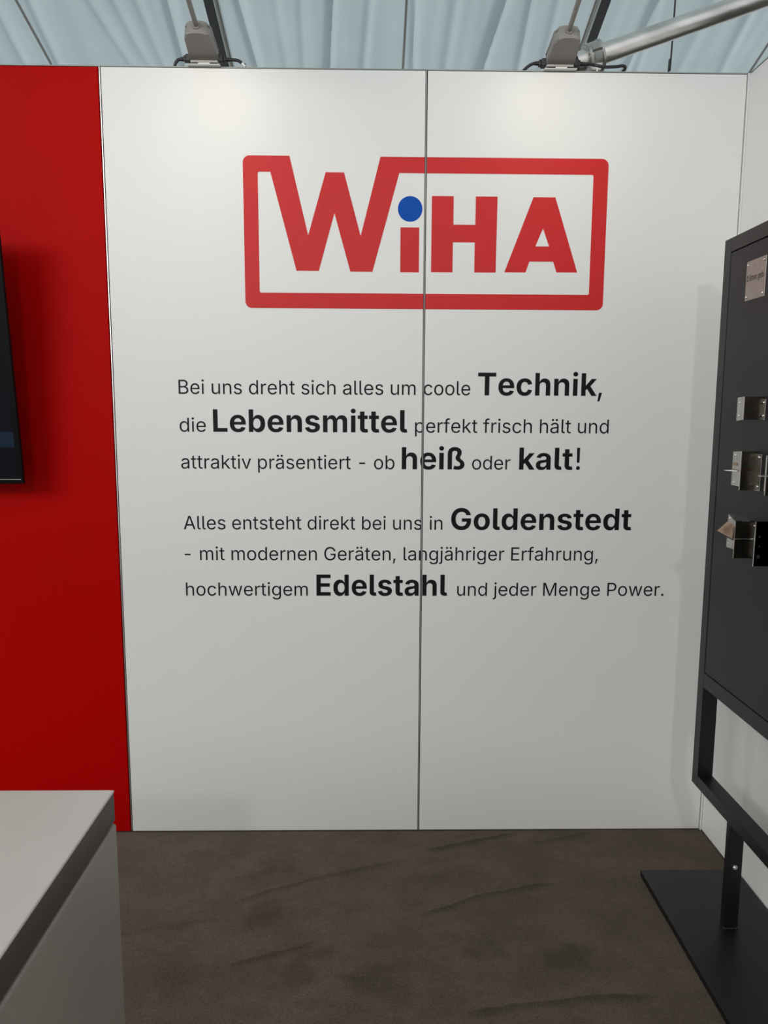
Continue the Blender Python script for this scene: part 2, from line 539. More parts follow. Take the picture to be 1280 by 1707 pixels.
for s in (1,):                                            # ears, hinge pin and closing bolt
    bm = bmesh.new()
    for dz in (-0.0085, 0.0085):
        c = cz + side * s * 0.046 + upn * dz
        add_prism(bm, [c + ax * x + upn * y for x, y in ((-0.022, -0.006), (0.022, -0.006), (0.022, 0.006), (-0.022, 0.006))], side * s * 0.014 - side * s * 0.0)
    from_bm('jaw_ear', bm, M['cast'], cl)
    tube('closing_bolt', [cz + side * s * 0.052 - upn * 0.026, cz + side * s * 0.052 + upn * 0.028], 0.0045, M['screw'], cl, 10)
    tube('bolt_nut', [cz + side * s * 0.052 + upn * 0.015, cz + side * s * 0.052 + upn * 0.023], 0.0085, M['screw'], cl, 6)
# raised collars at both ends of the jaws and two sunken name plates between them
for off in (-0.0195, 0.0195):
    from_bm('jaw_rib', ring(60, 265, 0.0395, 0.0450, 0.007, off, 20), M['cast'], cl, smooth=True)
for a0, a1 in ((150, 178), (188, 222)):
    from_bm('jaw_plate', ring(a0, a1, 0.0400, 0.0440, 0.022, 0.0, 5), M['grey_profile'], cl)
from_bm('jaw_hinge', ring(86, 118, 0.0395, 0.0530, 0.030, 0.0, 6), M['cast'], cl, smooth=True)
bm = bmesh.new()
add_prism(bm, [(-0.022, -0.02, cz.z - 0.036), (0.026, -0.02, cz.z - 0.030), (0.020, -0.02, 0.012), (-0.006, -0.02, 0.012)], (0, 0.05, 0))
from_bm('clamp_foot', bm, M['cast'], cl)
tube('mounting_bolt', [(0.006, -0.012, 0.0), (0.006, -0.012, 0.014)], 0.010, M['screw'], cl, 6)

# ------------------------------------------------------------------ arm lamps on the wall top
def rounded_outline(w, length, r, n=10):
    """plan of the box: square at the wall, rounded at the free end; local x across, y along"""
    pts = [(-w / 2, 0)]
    for i in range(2 * n + 1):                    # shallow super-ellipse
        t = math.pi - math.pi * i / (2 * n)
        c, q_ = math.cos(t), math.sin(t)
        pts.append((w / 2 * math.copysign(abs(c) ** 0.8, c), length - r + r * abs(q_) ** 0.8))
    pts.append((w / 2, 0))
    return pts

LAMP_GLOW = emitter('lamp_glow', (1.0, 0.93, 0.80, 1), 4.0)
def arm_lamp(x, label, lateral, power):
    t = empty('arm_lamp', (x, -0.002, H + 0.0022))
    tag(t, label, 'lamp', 'arm lamps along the wall top')
    tilt = math.radians(15)
    d = Vector((0, -math.cos(tilt), math.sin(tilt)))       # along the box, away from the wall
    nrm = Vector((0, math.sin(tilt), math.cos(tilt)))       # up through the box
    o = Vector((0, 0.004, 0.0140))
    def P(a, b, c):
        return o + Vector((1, 0, 0)) * a + d * b + nrm * c
    w, ln, th = 0.088, 0.113, 0.042
    out = [(a * (1 - 0.14 * b / ln), b) for a, b in rounded_outline(w, ln, 0.030)]
    bm = bmesh.new()
    add_prism(bm, [P(a, b, 0.0) for a, b in out], nrm * (th - 0.012))
    bmesh.ops.bevel(bm, geom=[e for e in bm.edges if abs((e.verts[0].co - e.verts[1].co).dot(nrm)) < 1e-6], offset=0.0035, segments=3, affect='EDGES')
    hs = from_bm('housing', bm, M['lamp_grey'], t, smooth=True)
    bm = bmesh.new()
    add_prism(bm, [P(a * 0.985, b * 0.99, th - 0.0112) for a, b in out], nrm * 0.0112)
    bmesh.ops.bevel(bm, geom=[e for e in bm.edges if abs((e.verts[0].co - e.verts[1].co).dot(nrm)) < 1e-6], offset=0.003, segments=3, affect='EDGES')
    from_bm('housing_lid', bm, M['lamp_grey'], t, smooth=True)
    # light strip along the foot of the box and dark foot below it
    bm = bmesh.new()
    add_box(bm, (-0.041, -0.004, 0.0085), (0.041, 0.020, 0.0150), 0.001)
    from_bm('foot_strip', bm, M['strip'], t)
    bm = bmesh.new()
    add_prism(bm, [(-0.036, -0.002, 0.0088), (0.038, -0.002, 0.0088), (0.045, -0.004, 0.0005), (-0.036, -0.004, 0.0005)], (0, 0.024, 0))
    from_bm('foot', bm, M['black_rubber'], t)
    # white clip hooked on the wall edge
    bm = bmesh.new()
    add_box(bm, (-0.050, -0.012, -0.001), (0.050, 0.020, 0.0012), 0.0006)
    add_box(bm, (-0.016, -0.0130, 0.0008), (0.019, -0.003, 0.0042), 0.0006)
    from_bm('wall_clip', bm, M['bracket_white'], t)
    # arm: straight rod to the head over the aisle
    ra = math.radians(9)
    rd = Vector((lateral, -math.cos(ra), math.sin(ra))).normalized()
    r0 = P(0, ln - 0.006, th * 0.62)
    r1 = r0 + rd * 0.40
    tube('arm', [r0, r1], 0.0072, M['lamp_grey'], t, 16)
    tube('arm_ferrule', [r0 - rd * 0.002, r0 + rd * 0.010], 0.0125, M['lamp_grey'], t, 18)
    # head
    hc = r1
    aim = (Vector((0, 0, 1.98 - H)) - hc)
    aim.x = 0
    aim.normalize()
    xx = Vector((1, 0, 0))
    yy = aim.cross(xx).normalized()
    bm = bmesh.new()
    add_prism(bm, [hc + xx * a + yy * b - aim * 0.012 for a, b in ((-0.09, -0.045), (0.09, -0.045), (0.09, 0.045), (-0.09, 0.045))], aim * 0.024)
    bmesh.ops.bevel(bm, geom=bm.edges[:], offset=0.004, segments=2, affect='EDGES')
    head = from_bm('lamp_head', bm, M['lamp_grey'], t, smooth=True)
    bm = bmesh.new()
    add_prism(bm, [hc + xx * a + yy * b + aim * 0.0122 for a, b in ((-0.08, -0.036), (0.08, -0.036), (0.08, 0.036), (-0.08, 0.036))], aim * 0.001)
    from_bm('diffuser', bm, LAMP_GLOW, head)
    wl = Vector((x, -0.002, H + 0.0022)) + hc + aim * 0.016
    l = area('arm_lamp_light', wl, wl + aim, 0.15, 0.07, power, (1.0, 0.93, 0.80), 112)
    return t
LX = (0.3205, 1.4105)
arm_lamp(LX[0], 'grey arm lamp on the wall top above the left white panel', 0.03, 0.42)
arm_lamp(LX[1], 'grey arm lamp on the wall top beside the pipe clamp', -0.045, 0.42)

def plug_cable(x, s, path, label, white_tip=False, rings=5):
    """moulded connector at the box plus its lead, all one black cable"""
    t = empty('power_cable', (x, 0.01, H + 0.02))
    tag(t, label, 'cable', 'power cables of the arm lamps')
    base = Vector((x, 0.01, H + 0.02))
    def loc(p):
        return Vector(p) - base
    z = H + 0.0265
    bm = bmesh.new()
    x0 = x + s * 0.041
    lo = [min(x0, x0 + s * 0.016), -0.002, z - 0.011]
    hi = [max(x0, x0 + s * 0.016), 0.024, z + 0.011]
    add_box(bm, loc(lo), loc(hi), 0.003)
    bm2x = x0 + s * 0.016
    lo = [min(bm2x, bm2x + s * 0.007), 0.002, z - 0.0085]
    hi = [max(bm2x, bm2x + s * 0.007), 0.020, z + 0.0085]
    add_box(bm, loc(lo), loc(hi), 0.002)
    from_bm('plug', bm, M['black_rubber'], t)
    bm = bmesh.new()
    for k in range(rings):
        xa = bm2x + s * (0.0072 + k * 0.0048)
        add_tube(bm, [loc((xa, 0.011, z)), loc((xa + s * 0.0034, 0.011, z - 0.0003 * k))], 0.0066 - 0.0005 * k, 12)
    from_bm('strain_relief', bm, M['black_rubber'], t)
    pts = bezier([loc((bm2x + s * 0.005, 0.011, z)), loc((bm2x + s * (0.008 + rings * 0.0048), 0.011, z - 0.0008))] + [loc(p) for p in path])
    tube('lead', pts, 0.0046, M['black_rubber'], t, 10)
    if white_tip:
        tube('tape_mark', [pts[-1] + Vector((-0.009, 0, 0.0065)), pts[-1] + Vector((0.0005, 0, -0.003))], 0.0046, M['bracket_white'], t, 10)
    return t
plug_cable(LX[0], -1, [(0.2370, 0.012, 2.5235), (0.2290, 0.014, 2.5140), (0.2262, 0.020, 2.501), (0.2255, 0.055, 2.46), (0.226, 0.052, 2.30)], 'black cable plugged into the left side of the left lamp box', rings=2)
plug_cable(LX[0], 1, [(0.425, 0.008, 2.5215), (0.4445, 0.003, 2.5065)], 'black cable with white tip running right from the left lamp box', True)
plug_cable(LX[1], -1, [(1.320, 0.012, 2.5215), (1.307, 0.014, 2.512), (1.299, 0.020, 2.501), (1.294, 0.055, 2.46), (1.295, 0.052, 2.30)], 'black cable plugged into the left side of the right lamp box', rings=3)
plug_cable(LX[1], 1, [(1.518, -0.012, 2.513), (1.545, -0.012, 2.5085), (1.585, 0.004, 2.517), (1.609, 0.010, 2.522), (1.6165, 0.014, 2.516), (1.605, 0.030, 2.500), (1.597, 0.055, 2.46)], 'black cable bending down behind the wall right of the pipe clamp')

# ------------------------------------------------------------------ logo (flat print on the panels)
GAP0, GAP1 = 0.9975, 1.0045
def winding(x, z, loops):
    w = 0
    for lp in loops:
        n = len(lp)
        for i in range(n):
            x0, z0 = lp[i]
            x1, z1 = lp[(i + 1) % n]
            if z0 <= z < z1 or z1 <= z < z0:
                if x0 + (z - z0) * (x1 - x0) / (z1 - z0) > x:
                    w += 1 if z1 > z0 else -1
    return w

def fill_outline(bm, loops, even_odd=False):
    """triangulate outlines; overlapping strokes of one glyph merge (non-zero winding)"""
    vs, es = [], []
    K = 100.0
    for lp in loops:
        n0 = len(vs)
        vs += [Vector((p[0] * K, p[1] * K)) for p in lp]
        es += [(n0 + i, n0 + (i + 1) % len(lp)) for i in range(len(lp))]
    ov, oe, of = delaunay_2d_cdt(vs, es, [], 0, 1e-6)[:3]
    bv = {}
    for f in of:
        cx = sum(ov[i].x for i in f) / len(f) / K
        cz_ = sum(ov[i].y for i in f) / len(f) / K
        w = winding(cx, cz_, loops)
        if (w % 2 == 0) if even_odd else (w == 0):
            continue
        for i in f:
            if i not in bv:
                bv[i] = bm.verts.new((ov[i].x / K, ov[i].y / K, 0))
        try:
            bm.faces.new([bv[i] for i in f])
        except ValueError:
            pass

def flat_print(name, loops, mat, parent, origin, y=-0.0006, even_odd=False):
    """filled planar outline(s) in wall coordinates (x, z), cut where the panel joint runs"""
    bm = bmesh.new()
    fill_outline(bm, loops, even_odd)
    for v in bm.verts:
        v.co = Vector((v.co.x, y, v.co.y))
    xs = [v.co.x for v in bm.verts]
    if min(xs) < GAP1 and max(xs) > GAP0:
        for c in (GAP0, GAP1):
            bmesh.ops.bisect_plane(bm, geom=bm.verts[:] + bm.edges[:] + bm.faces[:], plane_co=(c, 0, 0), plane_no=(1, 0, 0))
        dead = [f for f in bm.faces if GAP0 < f.calc_center_median().x < GAP1]
        bmesh.ops.delete(bm, geom=dead, context='FACES')
    for v in bm.verts:
        v.co -= Vector(origin)
    for f in bm.faces:
        f.normal_update()
        if f.normal.y > 0:
            f.normal_flip()
    me = bpy.data.meshes.new(name)
    bm.to_mesh(me)
    bm.free()
    return link(name, me, mat, parent)

def arc(cx, cz_, r, a0, a1, n=8):
    return [(cx + r * math.cos(math.radians(a0 + (a1 - a0) * i / n)), cz_ + r * math.sin(math.radians(a0 + (a1 - a0) * i / n))) for i in range(n + 1)]

XL, XR, ZB, ZT = 0.4315, 1.5738, 1.7840, 2.2452
IL, IR, IB, IT = 0.4775, 1.5274, 1.8320, 2.1972
R1, R2 = 0.021, 0.005
logo_o = (1.0, 0.0, ZB)
lg = empty('wall_logo', logo_o)
tag(lg, 'large red company logo with one blue dot printed across both white panels', 'logo')
frame_w = ([(0.5765, ZT)] + arc(XL + R1, ZT - R1, R1, 90, 180) + arc(XL + R1, ZB + R1, R1, 180, 270) + arc(XR - R1, ZB + R1, R1, 270, 360)
           + arc(XR - R1, ZT - R1, R1, 0, 90) + [(0.8595, ZT), (0.7978, 2.0070), (0.7459, 2.1974), (0.6885, 2.1974), (0.6326, 2.0080)])
inner = ([(0.5166, IT)] + arc(IL + R2, IT - R2, R2, 90, 180, 4) + arc(IL + R2, IB + R2, R2, 180, 270, 4) + arc(IR - R2, IB + R2, R2, 270, 360, 4)
         + arc(IR - R2, IT - R2, R2, 0, 90, 4) + [(0.9184, IT), (0.8352, 1.8987), (0.7650, 1.8987), (0.7155, 2.0758), (0.6653, 1.8998), (0.5948, 1.8998)])
flat_print('frame_with_letter', [frame_w, inner], M['ink_red'], lg, logo_o, even_odd=True)
flat_print('letter', [[(0.9231, 1.8976), (0.9824, 1.8976), (0.9824, 2.0345), (0.9231, 2.0345)]], M['ink_red'], lg, logo_o)
dot = flat_print('letter_dot', [arc(0.9532, 2.0903, 0.0386, 0, 352.5, 47)], M['ink_blue'], lg, logo_o)
dot['label'] = 'blue dot of the letter i'
flat_print('letter', [[(1.0210, 1.8985), (1.0894, 1.8985), (1.0894, 1.9905), (1.1585, 1.9905), (1.1585, 1.8988), (1.2270, 1.8988), (1.2276, 2.1297),
                       (1.1592, 2.1297), (1.1592, 2.0442), (1.0900, 2.0442), (1.0897, 2.1299), (1.0213, 2.1299)]], M['ink_red'], lg, logo_o)
flat_print('letter', [[(1.2545, 1.8998), (1.3222, 1.9000), (1.3335, 1.9334), (1.4093, 1.9336), (1.4210, 1.9008), (1.4873, 1.9010), (1.4098, 2.1290), (1.3406, 2.1286)],
                      [(1.3738, 2.0350), (1.3947, 1.9802), (1.3512, 1.9800)]], M['ink_red'], lg, logo_o, even_odd=True)

